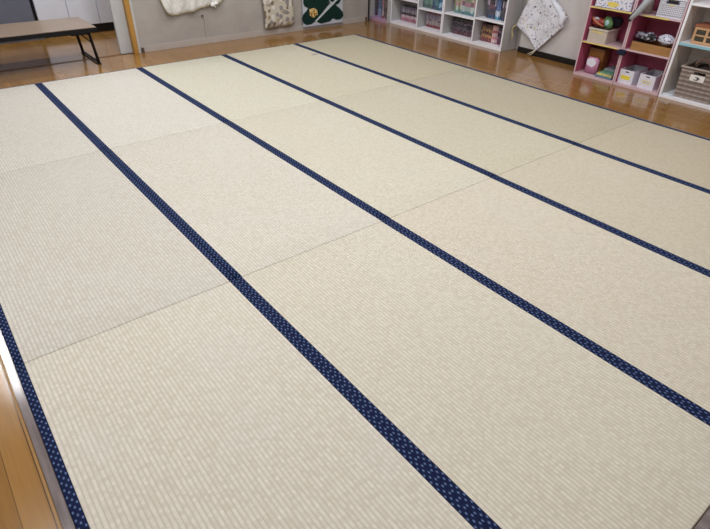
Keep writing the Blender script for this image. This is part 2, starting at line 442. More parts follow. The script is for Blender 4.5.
# quilted white cloth
def bottom_z(u):   # u 0..1 over x 2.335..3.075
    P = [(0, .50), (.02, .42), (.06, .352), (.12, .325), (.2, .322), (.45, .345), (.75, .385), (.92, .40), (.98, .425), (1, .50)]
    for (a, za), (c, zc) in zip(P, P[1:]):
        if a <= u <= c: return za+(zc-za)*(u-a)/(c-a)
    return .5
def quilt(u, v):
    z0 = bottom_z(u); z = z0+(.98-z0)*v
    wid = 1-.25*v*v; x = 2.705+(u-.5)*.74*wid
    y = YW-.03-.014*math.sin(u*17+v*4)-.008*math.sin(u*31-v*7)
    return (x, y, z), (0, -1, .0)
sq = NT('quilted_white_cloth', .8, .2)
q = sq.voronoi(13, sq.mapping((1, 1, 1), (0, 0, 0), (0, .6, 0)), 'DISTANCE_TO_EDGE')
qm = sq.ramp(q.outputs['Distance'], [(0, srgb((206, 205, 200))), (.06, srgb((218, 217, 213))), (.2, srgb((226, 225, 222)))])
sq.col(sq.mix(sq.math('MULTIPLY', sq.noise(9, 3), .3), qm, srgb((206, 207, 204))))
sq.bump(q.outputs['Distance'], .35, .012)
t = thing('quilted_cloth_bag', 'white quilted cloth bag hanging on the grey wall near the timber post', 'bag', (2.7, YW-.03, .32))
put('cloth', B().sheet(quilt, 50, 26, .022), sq.m, t, True)
b = B(); b.tube([quilt(i/40, 0)[0] for i in range(41)], .006, 6)
put('piping', b, plain('olive_piping', (152, 140, 112), .7), t, True)
kn = B().blob((2.905, YW-.055, .392), (.03, .012, .022), 3).blob((2.94, YW-.055, .40), (.028, .01, .016), 4).tube([(2.915, YW-.055, .39), (2.93, YW-.058, .36)], .006, 6)
put('bow', kn, plain('white_ribbon', (236, 236, 236), .6), t, True)
put('hanging_loop', B().tube([(2.66, YW-.03, .97), (2.67, YW-.03, 1.07), (2.705, YW-.03, 1.1), (2.74, YW-.03, 1.07), (2.75, YW-.03, .97)], .005, 6), plain('loop_cord', (200, 198, 188), .7), t, True)
tag(put('wall_hook', hook(2.705, 1.09), M['steel']), 'small steel hook holding the quilted cloth bag', 'hook')
# floral bag
def floral(u, v):
    x = 3.548+.412*u+.006*math.sin(v*9); z = .066+.012*u+(.78-.066)*v+.006*math.sin(u*14)
    return (x, YW-.035-.008*math.sin(u*9+v*3)-.006*math.sin(v*13), z), (0, -1, 0)
t = thing('floral_drawstring_bag', 'beige drawstring bag with brown and grey leaf print on the grey wall', 'bag', (3.75, YW-.035, .07))
put('bag_body', B().sheet(floral, 26, 26, .035), mat_print('leaf_print', (190, 183, 170), [(150, 136, 112), (134, 126, 122), (168, 154, 126), (140, 134, 138), (214, 210, 204), (122, 108, 96)], 19, .5, thresh=.05), t, True)
put('drawcord', B().tube([(3.60, YW-.035, .77), (3.66, YW-.035, .9), (3.75, YW-.035, .96), (3.84, YW-.035, .9), (3.90, YW-.035, .77)], .005, 6), plain('brown_cord', (120, 96, 70), .8), t, True)
put('base_band', B().box(3.556, 3.90, YW-.056, YW-.0545, .068, .078), plain('brown_hem', (112, 92, 70), .8), t)
tag(put('wall_hook', hook(3.75, .955), M['steel']), 'small steel hook holding the leaf print drawstring bag', 'hook')
# clover bag
def cl(zx, zy):
    u = 296+zx/14.2; v = zy/14.2
    return (4.108+(u-303.5)*.0159, .012+((28-.208*(u-303.5))-v)*.0119+(u-303.5)*.0008)
t = thing('clover_cloth_bag', 'pale flat cloth bag with dark green clover patch low on the grey wall', 'bag', (4.43, YW-.03, .02))
put('bag_body', B().box(4.10, 4.722, YW-.034, YW-.012, .022, .70, .006), mat_print('pale_blue_cloth', (188, 194, 206), [(176, 184, 200), (200, 204, 212)], 60, .3), t)
put('bottom_seam', B().box(4.104, 4.718, YW-.0365, YW-.034, .024, .034), plain('grey_hem', (150, 150, 160), .8), t)
leaves = [[(470,30),(300,240),(262,288),(205,335),(140,345),(98,322),(80,262),(100,200),(150,150),(165,115),(240,90),(380,20)],
          [(165,112),(120,90),(105,50),(110,-40),(180,-120),(250,-140),(400,-60),(470,20),(380,30),(240,95)],
          [(540,55),(600,100),(650,160),(660,210),(620,260),(560,270),(500,245),(470,290),(400,310),(340,325),(290,305),(270,290),(420,150),(480,40)],
          [(500,20),(540,60),(590,40),(650,-60),(610,-160),(520,-190),(470,-120),(440,-20)]]
gl = mat_wall('dark_green_felt', (8, 40, 36), (16, 52, 46))
for k, pl in enumerate(leaves):
    b = B().prism([cl(*p) for p in pl], lambda a, c, q, k=k: (a, q, c), YW-.0405+.0002*k, YW-.034)
    bmesh.ops.bevel(b.bm, geom=[e for e in b.bm.edges], offset=.002, segments=1, affect='EDGES')
    put('clover_leaf', b, gl, t)
b = B().prism([cl(254, 288), cl(272, 298), cl(622, -64), cl(604, -80)], lambda a, c, q: (a, q, c), YW-.043, YW-.0395)
put('clover_stem', b, plain('pale_ribbon', (196, 204, 206), .6), t)
sg = NT('gold_check_patch', .5, .4)
vv = sg.voronoi(38, None, 'F1', .6); sg.col(sg.ramp(vv.outputs['Distance'], [(.25, srgb((232, 214, 160))), (.5, srgb((200, 160, 90))), (.75, srgb((90, 72, 40)))]))
b = B().prism([cl(180, 125), cl(250, 110), cl(285, 140), cl(290, 200), cl(240, 240), cl(200, 235), cl(180, 200)], lambda a, c, q: (a, q, c), YW-.0425, YW-.0402)
put('gold_patch', b, sg.m, t)
put('handle', B().tube([(4.27, YW-.022, .69), (4.28, YW-.024, .88), (4.43, YW-.026, .97), (4.58, YW-.024, .88), (4.59, YW-.022, .69)], .009, 6), plain('navy_handle', (34, 40, 66), .8), t, True)
tag(put('wall_hook', hook(4.43, .965), M['steel']), 'small steel hook holding the clover cloth bag', 'hook')
# thin conduit and little switch
t = thing('wall_socket_cover', 'small grey-brown cover on the grey wall below the quilted bag', 'cover plate', (2.786, YW, .28))
put('plate', B().box(2.774, 2.80, YW-.012, YW, .270, .292, .002), plain('brown_plastic', (110, 92, 92), .5), t)
put('conduit', B().box(2.781, 2.789, YW-.005, YW, .294, .46, .001), M['base_grey'], t)
tag(put('wall_conduit', B().box(2.80, 2.812, YW-.0125, YW, .0, .262, .002), M['base_grey']), 'thin pale conduit running down the grey wall to the floor', 'conduit')
tag(put('door_stopper', B().box(2.046, 2.074, YW-.03, YW-.0125, FLOOR, .04, .004), plain('brown_stopper', (84, 68, 62), .5)), 'small dark door stopper on the floor beside the timber post', 'door stopper')
tag(put('corner_bracket', B().box(5.118, 5.142, YW-.03, YW-.0125, FLOOR, .05, .004), plain('dark_brown_bracket', (92, 62, 50), .5)), 'small dark brown bracket at the wall foot near the narrow bookcase', 'bracket')

# ------------------------------------------------------------------ books
def book_mats(prefix, families):
    return [mat_bands('%s_spine_%d' % (prefix, k), f, shift=0. if prefix in ('grey', 'pale', 'dark') else .15) for k, f in enumerate(families)]
paper = plain('page_paper', (214, 206, 188), .9)
def make_book(x0, yhi, z, th, h, dep, spine, label, group, name='book', lean=0.):
    """upright book, spine towards -X"""
    t = thing(name, label, 'book', (x0, yhi-th/2, z), group)
    b = B(); hw = th/2-.0004
    b.box(0, .0022, -hw, hw, 0, h, .0008); b.box(.0022, dep, -hw, -hw+.0014, 0, h); b.box(.0022, dep, hw-.0014, hw, 0, h)
    put('cover', b, spine, t, world=False)
    put('pages', B().box(.0024, dep-.003, -hw+.0016, hw-.0016, .003, h-.004), paper, t, world=False)
    if lean: t.rotation_euler = (lean, 0, 0)
    return t
def fill_bay(ylo, yhi, z, x, groups, seed, hbase=.172, dep=.108):
    """groups: list of (fraction, thickness, height, materials, label, group phrase); from the left (large y) to the right"""
    rnd = random.Random(seed); y = yhi; span = yhi-ylo
    for frac, th, h, mats, label, grp in groups:
        yend = y-span*frac; proto = {}
        while y-th > yend-.004 and y-th > ylo:
            k = rnd.randrange(len(mats)); dx = x+rnd.uniform(0, .004)
            if k not in proto:
                proto[k] = make_book(dx, y, z, th, h, dep, mats[k], label, grp)
            else: dup(proto[k], (dx, y-th/2, z))
            y -= th
        y = yend

# ------------------------------------------------------------------ white bookcases
XF, XB = 5.35, 5.615
def bookcase(label, y0, ym, y1, zs_left, zs_right, group):
    """front at XF, open towards -X. y1 = left (far) side, y0 = right side"""
    t = thing('bookcase', label, 'bookcase', ((XF+XB)/2, (y0+y1)/2, FLOOR), group)
    T = .018; H = .86
    for a in (y0, y1-T):
        put('side_panel', B().box(XF+.0022, XB-.006, a, a+T, FLOOR, H), M['white_shaded'], t)
        put('edge_banding', B().box(XF, XF+.0022, a, a+T, FLOOR, H, .0008), M['white'], t)  # bright front against greyed panel paints the lit-edge, shaded-inside contrast
    put('divider', B().box(XF+.0022, XB-.006, ym-T/2, ym+T/2, .0195, H-T), M['white_shaded'], t)
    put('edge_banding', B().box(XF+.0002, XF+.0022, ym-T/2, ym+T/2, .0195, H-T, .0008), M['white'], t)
    put('back_panel', B().box(XB-.006, XB, y0, y1, FLOOR, H), M['white_shaded'], t)
    put('bottom_board', B().box(XF+.002, XB-.006, y0+T, y1-T, FLOOR, .019, .0015), M['white'], t)
    put('top_board', B().box(XF+.001, XB-.006, y0+T, y1-T, H-T, H, .0015), M['white'], t)
    for z in zs_left: put('shelf', B().box(XF+.003, XB-.006, ym+T/2, y1-T, z-.009, z+.009, .0015), M['white'], t)
    for z in zs_right: put('shelf', B().box(XF+.003, XB-.006, y0+T, ym-T/2, z-.009, z+.009, .0015), M['white'], t)
    return t
bookcase('white bookcase unit next to the narrow corner bookcase', 4.853, 5.288, 5.797, (.304, .58), (.243, .55), 'white bookcases along the right wall')
bookcase('white bookcase unit beside the hanging kerchief bag', 3.913, 4.352, 4.850, (.254, .56), (.272, .58), 'white bookcases along the right wall')
FAM = dict(
    grey=[[(0, (176, 120, 132)), (.22, (196, 160, 170)), (.4, (44, 42, 52)), (.58, (150, 146, 160)), (.75, (118, 116, 130))],
          [(0, (160, 98, 116)), (.25, (206, 184, 190)), (.42, (30, 30, 40)), (.55, (166, 160, 172)), (.8, (104, 104, 122))]],
    pale=[[(0, (140, 62, 68)), (.16, (186, 168, 170)), (.42, (60, 60, 84)), (.5, (180, 172, 186)), (.82, (140, 92, 110))],
          [(0, (150, 70, 72)), (.18, (196, 182, 180)), (.5, (150, 148, 168)), (.8, (170, 120, 130))]],
    dark=[[(0, (96, 46, 58)), (.2, (70, 50, 64)), (.35, (120, 104, 124)), (.45, (30, 22, 34)), (.62, (110, 96, 112)), (.7, (26, 20, 30))],
          [(0, (88, 36, 50)), (.25, (100, 84, 100)), (.4, (22, 18, 28)), (.66, (96, 78, 96)), (.76, (24, 20, 26))]],
    yellow=[[(0, (130, 40, 62)), (.14, (150, 70, 60)), (.3, (206, 164, 84)), (.42, (120, 62, 50)), (.6, (216, 176, 96)), (.75, (96, 52, 42))],
            [(0, (120, 34, 60)), (.16, (120, 52, 48)), (.34, (196, 140, 80)), (.5, (90, 44, 44)), (.7, (176, 130, 78)), (.85, (70, 40, 36))]],
    pink=[[(0, (150, 50, 90)), (.16, (232, 196, 190)), (.35, (214, 120, 128)), (.5, (240, 214, 204)), (.7, (190, 90, 110)), (.85, (228, 190, 180))]],
    purple=[[(0, (140, 42, 84)), (.18, (108, 52, 96)), (.4, (196, 140, 176)), (.5, (70, 36, 74)), (.75, (124, 90, 120)), (.88, (50, 30, 50))],
            [(0, (136, 46, 80)), (.2, (80, 40, 70)), (.5, (60, 34, 60)), (.7, (170, 130, 150)), (.8, (60, 40, 56))]],
    teal=[[(0, (20, 70, 100)), (.3, (62, 128, 144)), (.6, (40, 90, 116)), (.8, (120, 170, 180))],
          [(0, (28, 50, 96)), (.4, (34, 84, 128)), (.7, (80, 130, 160))],
          [(0, (60, 92, 88)), (.35, (96, 136, 122)), (.7, (48, 84, 90))]],
    bluewhite=[[(0, (24, 84, 128)), (.3, (150, 190, 210)), (.6, (40, 100, 150))], [(0, (20, 40, 90)), (.4, (30, 70, 120)), (.8, (16, 36, 70))]],
    anime=[[(0, (80, 136, 136)), (.3, (176, 194, 184)), (.55, (190, 136, 150)), (.8, (140, 150, 110))],
           [(0, (50, 110, 130)), (.25, (190, 200, 196)), (.6, (120, 84, 100)), (.85, (190, 176, 160))],
           [(0, (84, 120, 100)), (.4, (120, 122, 76)), (.7, (150, 150, 110))]],
    darkblue=[[(0, (30, 70, 120)), (.25, (40, 34, 60)), (.6, (110, 60, 80)), (.8, (30, 26, 46))],
              [(0, (60, 140, 170)), (.3, (190, 200, 214)), (.6, (70, 100, 150))],
              [(0, (26, 30, 60)), (.4, (60, 50, 70)), (.75, (170, 160, 176))]],
    lilac=[[(0, (190, 150, 196)), (.2, (110, 84, 140)), (.6, (70, 60, 100)), (.85, (60, 50, 80))], [(0, (180, 150, 196)), (.25, (150, 170, 200)), (.7, (90, 110, 150))],
           [(0, (186, 140, 190)), (.2, (40, 36, 46)), (.7, (60, 50, 50))]])
FAM['brown'] = [[(0, (150, 120, 120)), (.15, (110, 84, 70)), (.6, (70, 50, 42)), (.8, (120, 96, 80))]]
BM = {k: book_mats(k, f) for k, f in FAM.items()}
G = 'paperbacks on the white bookcases'
fill_bay(5.299, 5.74, .0195, 5.485, [(1, .0165, .178, BM['grey'], 'grey paperback with dark band and pink foot on the leftmost lower shelf', 'paperbacks on the leftmost lower shelf')], 1)
fill_bay(4.872, 5.255, .0195, 5.49, [(1, .0165, .176, BM['pale'], 'pale lilac paperback with red foot on the second lower shelf', 'paperbacks on the second lower shelf')], 2)
fill_bay(4.362, 4.80, .0195, 5.485, [(1, .0165, .18, BM['dark'], 'dark plum paperback on the third lower shelf from the left', 'paperbacks on the third lower shelf')], 3)
fill_bay(3.932, 4.325, .0195, 5.47, [(.42, .0165, .19, BM['yellow'], 'ochre and brown paperback on the rightmost lower shelf', 'ochre paperbacks on the rightmost lower shelf'),
                                    (.2, .016, .19, BM['pink'], 'pink and cream paperback on the rightmost lower shelf', 'pink paperbacks on the rightmost lower shelf'),
                                    (.38, .0165, .185, BM['purple'], 'purple paperback on the rightmost lower shelf', 'purple paperbacks on the rightmost lower shelf')], 4)
fill_bay(4.865, 5.275, .2525, 5.42, [(.3, .02, .21, [BM['teal'][2]], 'grey-green book on the second upper shelf', 'grey-green books on the second upper shelf'),
                                   (.4, .022, .225, BM['teal'], 'teal book on the second upper shelf', 'teal books on the second upper shelf'),
                                   (.3, .018, .22, BM['bluewhite'], 'deep blue book on the second upper shelf', 'blue books on the second upper shelf')], 5, dep=.15)
fill_bay(4.365, 4.76, .2635, 5.44, [(.3, .03, .22, [BM['anime'][2], BM['anime'][0]], 'green and cream picture book on the third upper shelf', 'green picture books on the third upper shelf'),
                                   (.7, .045, .225, BM['anime'][:2], 'thick pale teal picture book on the third upper shelf', 'pale teal picture books on the third upper shelf')], 6, dep=.15)
fill_bay(3.935, 4.27, .2815, 5.44, [(.4, .018, .21, [BM['darkblue'][0], BM['darkblue'][2]], 'dark navy book on the rightmost upper shelf', 'navy books on the rightmost upper shelf'),
                                   (.25, .022, .215, [BM['darkblue'][1]], 'pale blue and white book on the rightmost upper shelf', 'pale blue books on the rightmost upper shelf'),
                                   (.35, .018, .20, [BM['darkblue'][2], BM['darkblue'][0]], 'dark mixed colour book on the rightmost upper shelf', 'mixed dark books on the rightmost upper shelf')], 7, dep=.14)
fill_bay(5.31, 5.76, .3135, 5.47, [(1, .0175, .18, BM['grey'], 'grey paperback on the leftmost upper shelf', 'paperbacks on the leftmost upper shelf')], 8)
# narrow corner bookcase
t = thing('narrow_bookcase', 'narrow pale bookcase with lilac base board in the room corner', 'bookcase', (5.45, 5.98, FLOOR))
put('side_panel', B().box(5.305, 5.612, 5.802, 5.815, FLOOR, .8, .001), M['white_shaded'], t)
put('side_panel', B().box(5.285, 5.612, 6.145, 6.158, FLOOR, .8, .001), M['white_shaded'], t)
put('base_board', B().box(5.285, 5.612, 5.816, 6.144, FLOOR, .022, .001), plain('lilac_board', (186, 150, 176), .5), t)
put('back_panel', B().box(5.612, 5.618, 5.802, 6.158, FLOOR, .8), M['white_shaded'], t)
put('top_board', B().box(5.29, 5.612, 5.816, 6.144, .785, .8), M['white_shaded'], t)
yy = 6.118
for k, (th, h, dx, m, lab) in enumerate([(.028, .30, .01, BM['lilac'][0], 'violet book, leftmost'), (.022, .34, .0, BM['lilac'][2], 'slim dark book second from left'),
        (.03, .33, .012, BM['lilac'][0], 'violet book third from left'), (.02, .35, .004, BM['lilac'][1], 'slim pale blue book'), (.036, .28, .0, BM['lilac'][1], 'thick pale blue book in the middle'),
        (.022, .32, .01, BM['lilac'][2], 'slim black book right of the middle'), (.03, .30, .0, BM['pale'][1], 'cream book third from the right'), (.024, .33, .008, BM['lilac'][2], 'dark book second from the right'),
        (.034, .29, .004, BM['brown'][0], 'brown book, rightmost')]):
    make_book(5.335+dx, yy, .0225, th, h, .2, m, lab+' in the narrow corner bookcase', 'books in the narrow corner bookcase')
    yy -= th+.001

# ------------------------------------------------------------------ kerchief bag on the right wall panel
XK = 5.492
Lf = [(.056, 3.551), (.10, 3.60), (.16, 3.69), (.22, 3.79), (.261, 3.862), (.30, 3.845), (.40, 3.805), (.527, 3.754), (.72, 3.62), (.76, 3.60)]
Rt = [(.056, 3.551), (.10, 3.50), (.20, 3.41), (.30, 3.318), (.336, 3.282), (.36, 3.29), (.434, 3.262), (.50, 3.34), (.568, 3.441), (.72, 3.57), (.76, 3.59)]
def itp(P, z):
    for (a, ya), (c, yc) in zip(P, P[1:]):
        if a <= z <= c: return ya+(yc-ya)*(z-a)/(c-a)
    return P[-1][1]
def kerch(u, v):
    z = .056+(.758-.056)*v
    a, c = itp(Lf, z), itp(Rt, z); y = a+(c-a)*u
    x = XK-.012*math.sin(u*7+v*5)*min(1, 4*v*(1-v))-.006*math.sin(u*15-v*9)
    return (x, y, z), (-1, 0, 0)
t = thing('kerchief_bag', 'white cloth bag with small animal prints hanging between the shelves', 'bag', (XK, 3.57, .05))
kp = mat_print('small_print_cotton', (222, 224, 234), [(190, 194, 208), (206, 198, 170), (180, 190, 186), (184, 186, 206), (206, 196, 206), (100, 100, 112), (186, 186, 200), (204, 206, 220)], 36, .42, thresh=.12)
put('cloth', B().sheet(kerch, 24, 44, .012), kp, t, True)
def fold(u, v):
    z = .345+(.64-.345)*v; c = itp(Rt, z)+.002
    w = .03+.045*math.sin(math.pi*min(1, v*1.1))
    return (XK-.022-.008*math.sin(v*6), c+w*(1-u), z), (-1, 0, 0)
put('lining_fold', B().sheet(fold, 6, 16, .008), plain('white_lining', (224, 230, 244), .8), t, True)
cordm = plain('straw_cord', (206, 186, 130), .8)
put('cord', B().tube([(XK-.01, 3.86, .262), (XK-.03, 3.885, .24), (XK-.035, 3.882, .20), (XK-.035, 3.868, .165), (XK-.035, 3.874, .13)], .007, 6)
    .tube([(XK-.035, 3.88, .19), (XK-.04, 3.86, .15), (XK-.038, 3.865, .12)], .006, 6), cordm, t, True)
put('cord', B().tube([(XK-.008, 3.552, .06), (XK-.03, 3.60, .02), (XK-.03, 3.632, .002)], .005, 6).tube([(XK-.008, 3.548, .06), (XK-.035, 3.575, .015), (XK-.04, 3.60, -.002)], .005, 6), plain('pale_cord', (206, 196, 170), .8), t, True)
put('hanging_loop', B().tube([(XK, 3.60, .745), (XK, 3.61, .80), (XK, 3.595, .82), (XK, 3.58, .80), (XK, 3.59, .745)], .004, 6), cordm, t, True)
b = B().tube([(5.525, 3.595, .83), (XK-.008, 3.595, .812), (XK-.02, 3.595, .83)], .004, 6).box(5.52, 5.525, 3.583, 3.607, .81, .85, .001)
tag(put('wall_hook', b, M['steel']), 'small steel hook holding the animal print cloth bag', 'hook')

# ------------------------------------------------------------------ pink shelves and the pale shelf
XP = 5.235; XQ = 5.56
def cubby(label, y0, y1, zs, H, side, inner, group=None, fronts=None, T=.013):
    t = thing('shelf_unit', label, 'shelf', ((XP+XQ)/2, (y0+y1)/2, FLOOR), group)
    for a in (y0, y1-T):
        put('side_panel', B().box(XP+.002, XQ-.006, a, a+T, FLOOR, H, .001), inner, t)
    for a in (y0, y1-T): put('edge_banding', B().box(XP-.001, XP+.002, a, a+T, FLOOR, H, .0008), side, t)
    put('back_panel', B().box(XQ-.006, XQ, y0, y1, FLOOR, H), inner, t)
    put('bottom_board', B().box(XP, XQ-.006, y0+T, y1-T, FLOOR, .013, .001), side, t)
    put('top_board', B().box(XP, XQ-.006, y0+T, y1-T, H-T, H, .001), side, t)
    for k, z in enumerate(zs):
        put('shelf', B().box(XP+.003, XQ-.006, y0+T, y1-T, z-T+.001, z, .001), side, t)
        f0 = y0+T; f1 = y1-T
        for a, c, m in (fronts[k] if fronts else []):
            o = put('tape', B().box(XP+.0005, XP+.0035, f1-(f1-f0)*c, f1-(f1-f0)*a, z-T+.0005, z+.001), m, t)
            o['label'] = 'coloured tape on the shelf front'
    return t
cubby('pink-red open shelf unit nearest the hanging cloth bag', 2.477, 2.905, (.306, .612), .92, M['pinkboard'], M['magenta'], 'pink-red shelf units', [[(0, .9, M['yellow'])], [(0, 1, M['yellow'])]])
pink2 = cubby('pink-red open shelf unit beside the pale shelf unit', 2.043, 2.474, (.312, .612), .92, M['pinkboard'], M['magenta'], 'pink-red shelf units', [[], [(.2, .75, M['yellow'])]])
cubby('cream open shelf unit with pale blue tape at the right edge', 1.13, 2.036, (.452, .755), 1.06, M['white'], M['cream'], None, [[(0, .42, M['lightblue']), (.42, .62, M['yellow'])], [(.25, .6, M['yellow'])]], .02)

def openbox(x0, x1, y0, y1, z0, z1, t=.004, flare=.0, slot=None, bev=.001):
    """open-topped bin, walls of real thickness; slot = (ylo, yhi, zlo, zhi) cut through the front (-X) wall"""
    b = B(); b.box(x0, x1, y0, y1, z0, z0+t)
    if slot:
        a, c, e, f = slot
        b.box(x0, x0+t, y0, y1, z0+t, e); b.box(x0, x0+t, y0, a, e, f); b.box(x0, x0+t, c, y1, e, f); b.box(x0, x0+t, y0, y1, f, z1)
    else: b.box(x0, x0+t, y0, y1, z0+t, z1)
    b.box(x1-t, x1, y0, y1, z0+t, z1); b.box(x0+t, x1-t, y0, y0+t, z0+t, z1); b.box(x0+t, x1-t, y1-t, y1, z0+t, z1)
    if flare:
        zc = z0
        for v in b.bm.verts:
            k = 1+flare*(v.co.z-z0)/(z1-z0)
            v.co.x = (x0+x1)/2+(v.co.x-(x0+x1)/2)*k; v.co.y = (y0+y1)/2+(v.co.y-(y0+y1)/2)*k
    return b

# --- left pink unit, bottom compartment (shelf top z .013)
t = thing('pink_pouch', 'pink pouch with white cloud-shaped flap at the foot of the pink-red shelf', 'pouch', (5.31, 2.765, .0135))
put('pouch_body', B().box(-.028, .028, -.058, .062, 0, .15, .014), plain('pink_vinyl', (208, 142, 178), .45, .1), t, True, world=False)
cloud = []
N = 36
for i in range(N):
    a = 2*math.pi*i/N; cloud.append((.002+(.046+.006*abs(math.sin(2.5*a)))*math.cos(a), .108+(.036+.006*abs(math.sin(2.5*a)))*math.sin(a)))
put('flap', B().prism(cloud, lambda a, c, q: (q, a, c), -.034, -.0285), plain('white_flap', (226, 226, 238), .6), t, world=False)
t = thing('amber_box', 'amber brown box standing behind the pink pouch', 'box', (5.44, 2.79, .0135))
b = B().box(-.055, .055, -.075, .085, 0, .2, .004)
put('box_body', b, mat_grain_streak('amber_card', (158, 106, 56), (180, 130, 74), (3, 3, 8), .4), t, world=False)
put('lid', B().box(-.057, .057, -.077, .087, .2005, .215, .003), plain('tan_lid', (150, 124, 88), .5), t, world=False)
y0 = 2.55
stack = [('grey-blue flat case at the bottom of the pile beside the pink pouch', (104, 128, 148), .02, (5.25, 5.44, 2.515, 2.70), 'flat_case'),
         ('yellow picture book in the pile beside the pink pouch', (212, 200, 120), .016, (5.262, 5.45, 2.52, 2.68), 'picture_book'),
         ('green picture book lying on the yellow picture book', (112, 150, 132), .014, (5.275, 5.46, 2.515, 2.66), 'picture_book'),
         ('dark green picture book near the top of the low pile', (84, 124, 104), .014, (5.29, 5.47, 2.51, 2.64), 'picture_book'),
         ('grey-green picture book topmost of the low pile', (120, 132, 140), .016, (5.30, 5.48, 2.505, 2.635), 'picture_book')]
z = .0135
for lab, c, th, (a, bb, c0, c1), nm in stack:
    if nm == 'flat_case':
        tag(put(nm, B().box(a, bb, c0, c1-.01, z, z+th, .003), plain('case_%d' % int(z*1e4), c, .4, .3, 40)), lab, 'case')
    else:
        r = thing(nm, lab, 'book', ((a+bb)/2, (c0+c1)/2, z), 'picture books lying in the pink-red shelf')
        hx, hy = (bb-a)/2, (c1-c0)/2-.004
        put('cover', B().box(-hx, hx, -hy, hy, 0, .002).box(-hx, hx, -hy, hy, th-.0025, th-.0005).box(-hx, -hx+.002, -hy, hy, .002, th-.0025), plain('cover_%d' % int(z*1e4), c, .4, .35, 35), r, world=False)
        put('pages', B().box(-hx+.0022, hx-.003, -hy+.003, hy-.003, .0022, th-.0028), paper, r, world=False)
    z += th+.0003
# --- left pink unit, middle compartment (z .306)
t = thing('storage_bin', 'beige bin with yellow tape holding a red toy and green pouch', 'bin', (5.36, 2.76, .3065))
bb = openbox(5.262, 5.46, 2.675, 2.862, .3065, .425, .004)
put('bin_body', bb, plain('beige_bin', (192, 182, 170), .5, .05), t)
put('rim', B().box(5.256, 5.262, 2.668, 2.868, .414, .430, .002).box(5.2585, 5.464, 2.668, 2.675, .414, .430, .002).box(5.2585, 5.464, 2.862, 2.868, .414, .430, .002), plain('beige_rim', (206, 198, 186), .5), t)
put('tape', B().box(5.2605, 5.2618, 2.72, 2.83, .392, .406), M['yellow'], t)
t = thing('red_toy', 'round red and orange toy piled in the beige bin', 'toy', (5.33, 2.815, .43))
mm = B().blob((0, .01, .045), (.05, .055, .045), 11, .1).blob((.005, -.035, .05), (.035, .035, .03), 12, .1)
put('toy_body', mm, plain('red_orange', (152, 66, 58), .5, .35, 30), t, True, world=False)
put('ring', B().tube([(-.02+.035*math.cos(a), .01+.06*math.sin(a)-.005, .05+.03*math.sin(a*1.0)) for a in [i*math.pi/10 for i in range(20)]], .009, 8, True), plain('orange_ring', (190, 112, 84), .5), t, True, world=False)
put('pale_patch', B().blob((-.032, .02, .075), (.018, .03, .015), 13, .1), plain('grey_lilac', (180, 176, 186), .5), t, True, world=False)
t = thing('green_pouch', 'leaf green oval pouch sticking out of the beige bin', 'pouch', (5.315, 2.722, .435))
put('pouch_body', B().blob((0, 0, .05), (.02, .042, .058), 21, .05, 3, Matrix.Rotation(-.5, 4, 'X')), plain('leaf_green', (88, 126, 80), .5, .2, 40), t, True, world=False)
put('badge', B().blob((-.019, .003, .048), (.006, .02, .026), 22, .03), plain('pale_badge', (160, 196, 200), .5, .3, 60), t, True, world=False)
tag(put('dark_cloth_bundle', B().blob((5.41, 2.70, .489), (.045, .056, .05), 31, .18).blob((5.40, 2.67, .475), (.03, .03, .034), 32, .15), plain('dark_navy_cloth', (26, 30, 42), .8, .3), None, True), 'dark navy cloth bundle behind the green pouch', 'cloth')
# --- left pink unit, top compartment
t = thing('patterned_box', 'white box with blue speckles and yellow blotch, cut by the top edge', 'box', (5.36, 2.69, .6135))
pm = mat_print('blue_speckled_card', (222, 222, 232), [(96, 104, 160), (130, 136, 190), (206, 206, 226)], 70, .42, .5, .1, False)
put('box_body', B().box(5.25, 5.45, 2.515, 2.862, .6135, .74, .004), pm, t)
put('lid', B().box(5.247, 5.453, 2.512, 2.865, .7405, .775, .004), pm, t)
pts = [(2.69+.055*math.cos(a)*(1+.15*math.sin(3*a)), .648+.022*math.sin(a)) for a in [i*math.pi/9 for i in range(18)]]
put('yellow_sticker', B().prism(pts, lambda a, c, q: (q, a, c), 5.2485, 5.2499), plain('yellow_sticker', (226, 206, 104), .5), t)
# --- right pink unit, bottom: two bins
def labelled_bin(y0, y1, label, solid):
    x0, x1 = 5.262, 5.52
    t = thing('storage_bin', label, 'bin', ((x0+x1)/2, (y0+y1)/2, .0135), 'white bins at the foot of the pink-red shelf')
    put('bin_body', openbox(x0, x1, y0, y1, .0135, .135, .004, 0), plain('white_bin_%d' % solid, (222, 222, 234), .45, .02), t)
    m = (y0+y1)/2
    put('handle_slot', B().box(x0-.0012, x0, m-.02, m+.016, .113, .122, .0004), plain('slot_dark_%d' % solid, (64, 62, 84), .6), t)
    if solid:
        put('sticker', B().box(x0-.001, x0, m-.04, m+.045, .05, .085), plain('solid_yellow', (232, 214, 70), .5), t)
    else:
        put('sticker', B().box(x0-.001, x0, m-.045, m+.045, .078, .084).box(x0-.001, x0, m-.04, m+.04, .055, .0605), plain('yellow_lines', (232, 214, 96), .5), t)
        put('printed_line', B().box(x0-.001, x0, m-.03, m+.03, .067, .071), plain('grey_print', (150, 150, 160), .5), t)
    put('inner_lining', openbox(x0+.006, x1-.006, y0+.006, y1-.006, .019, .13, .002), plain('lining_%d' % solid, (190, 190, 200), .6), t)
labelled_bin(2.318, 2.455, 'white bin with solid yellow sticker at the foot of the pink-red shelf', 1)
labelled_bin(2.115, 2.262, 'white bin with thin yellow lines at the foot of the pink-red shelf', 0)
put('safety_catch', B().box(5.2, 5.2335, 2.43, 2.51, .268, .296, .006).box(5.212, 5.2335, 2.44, 2.50, .258, .306, .005), plain('navy_plastic', (24, 28, 58), .4), pink2)
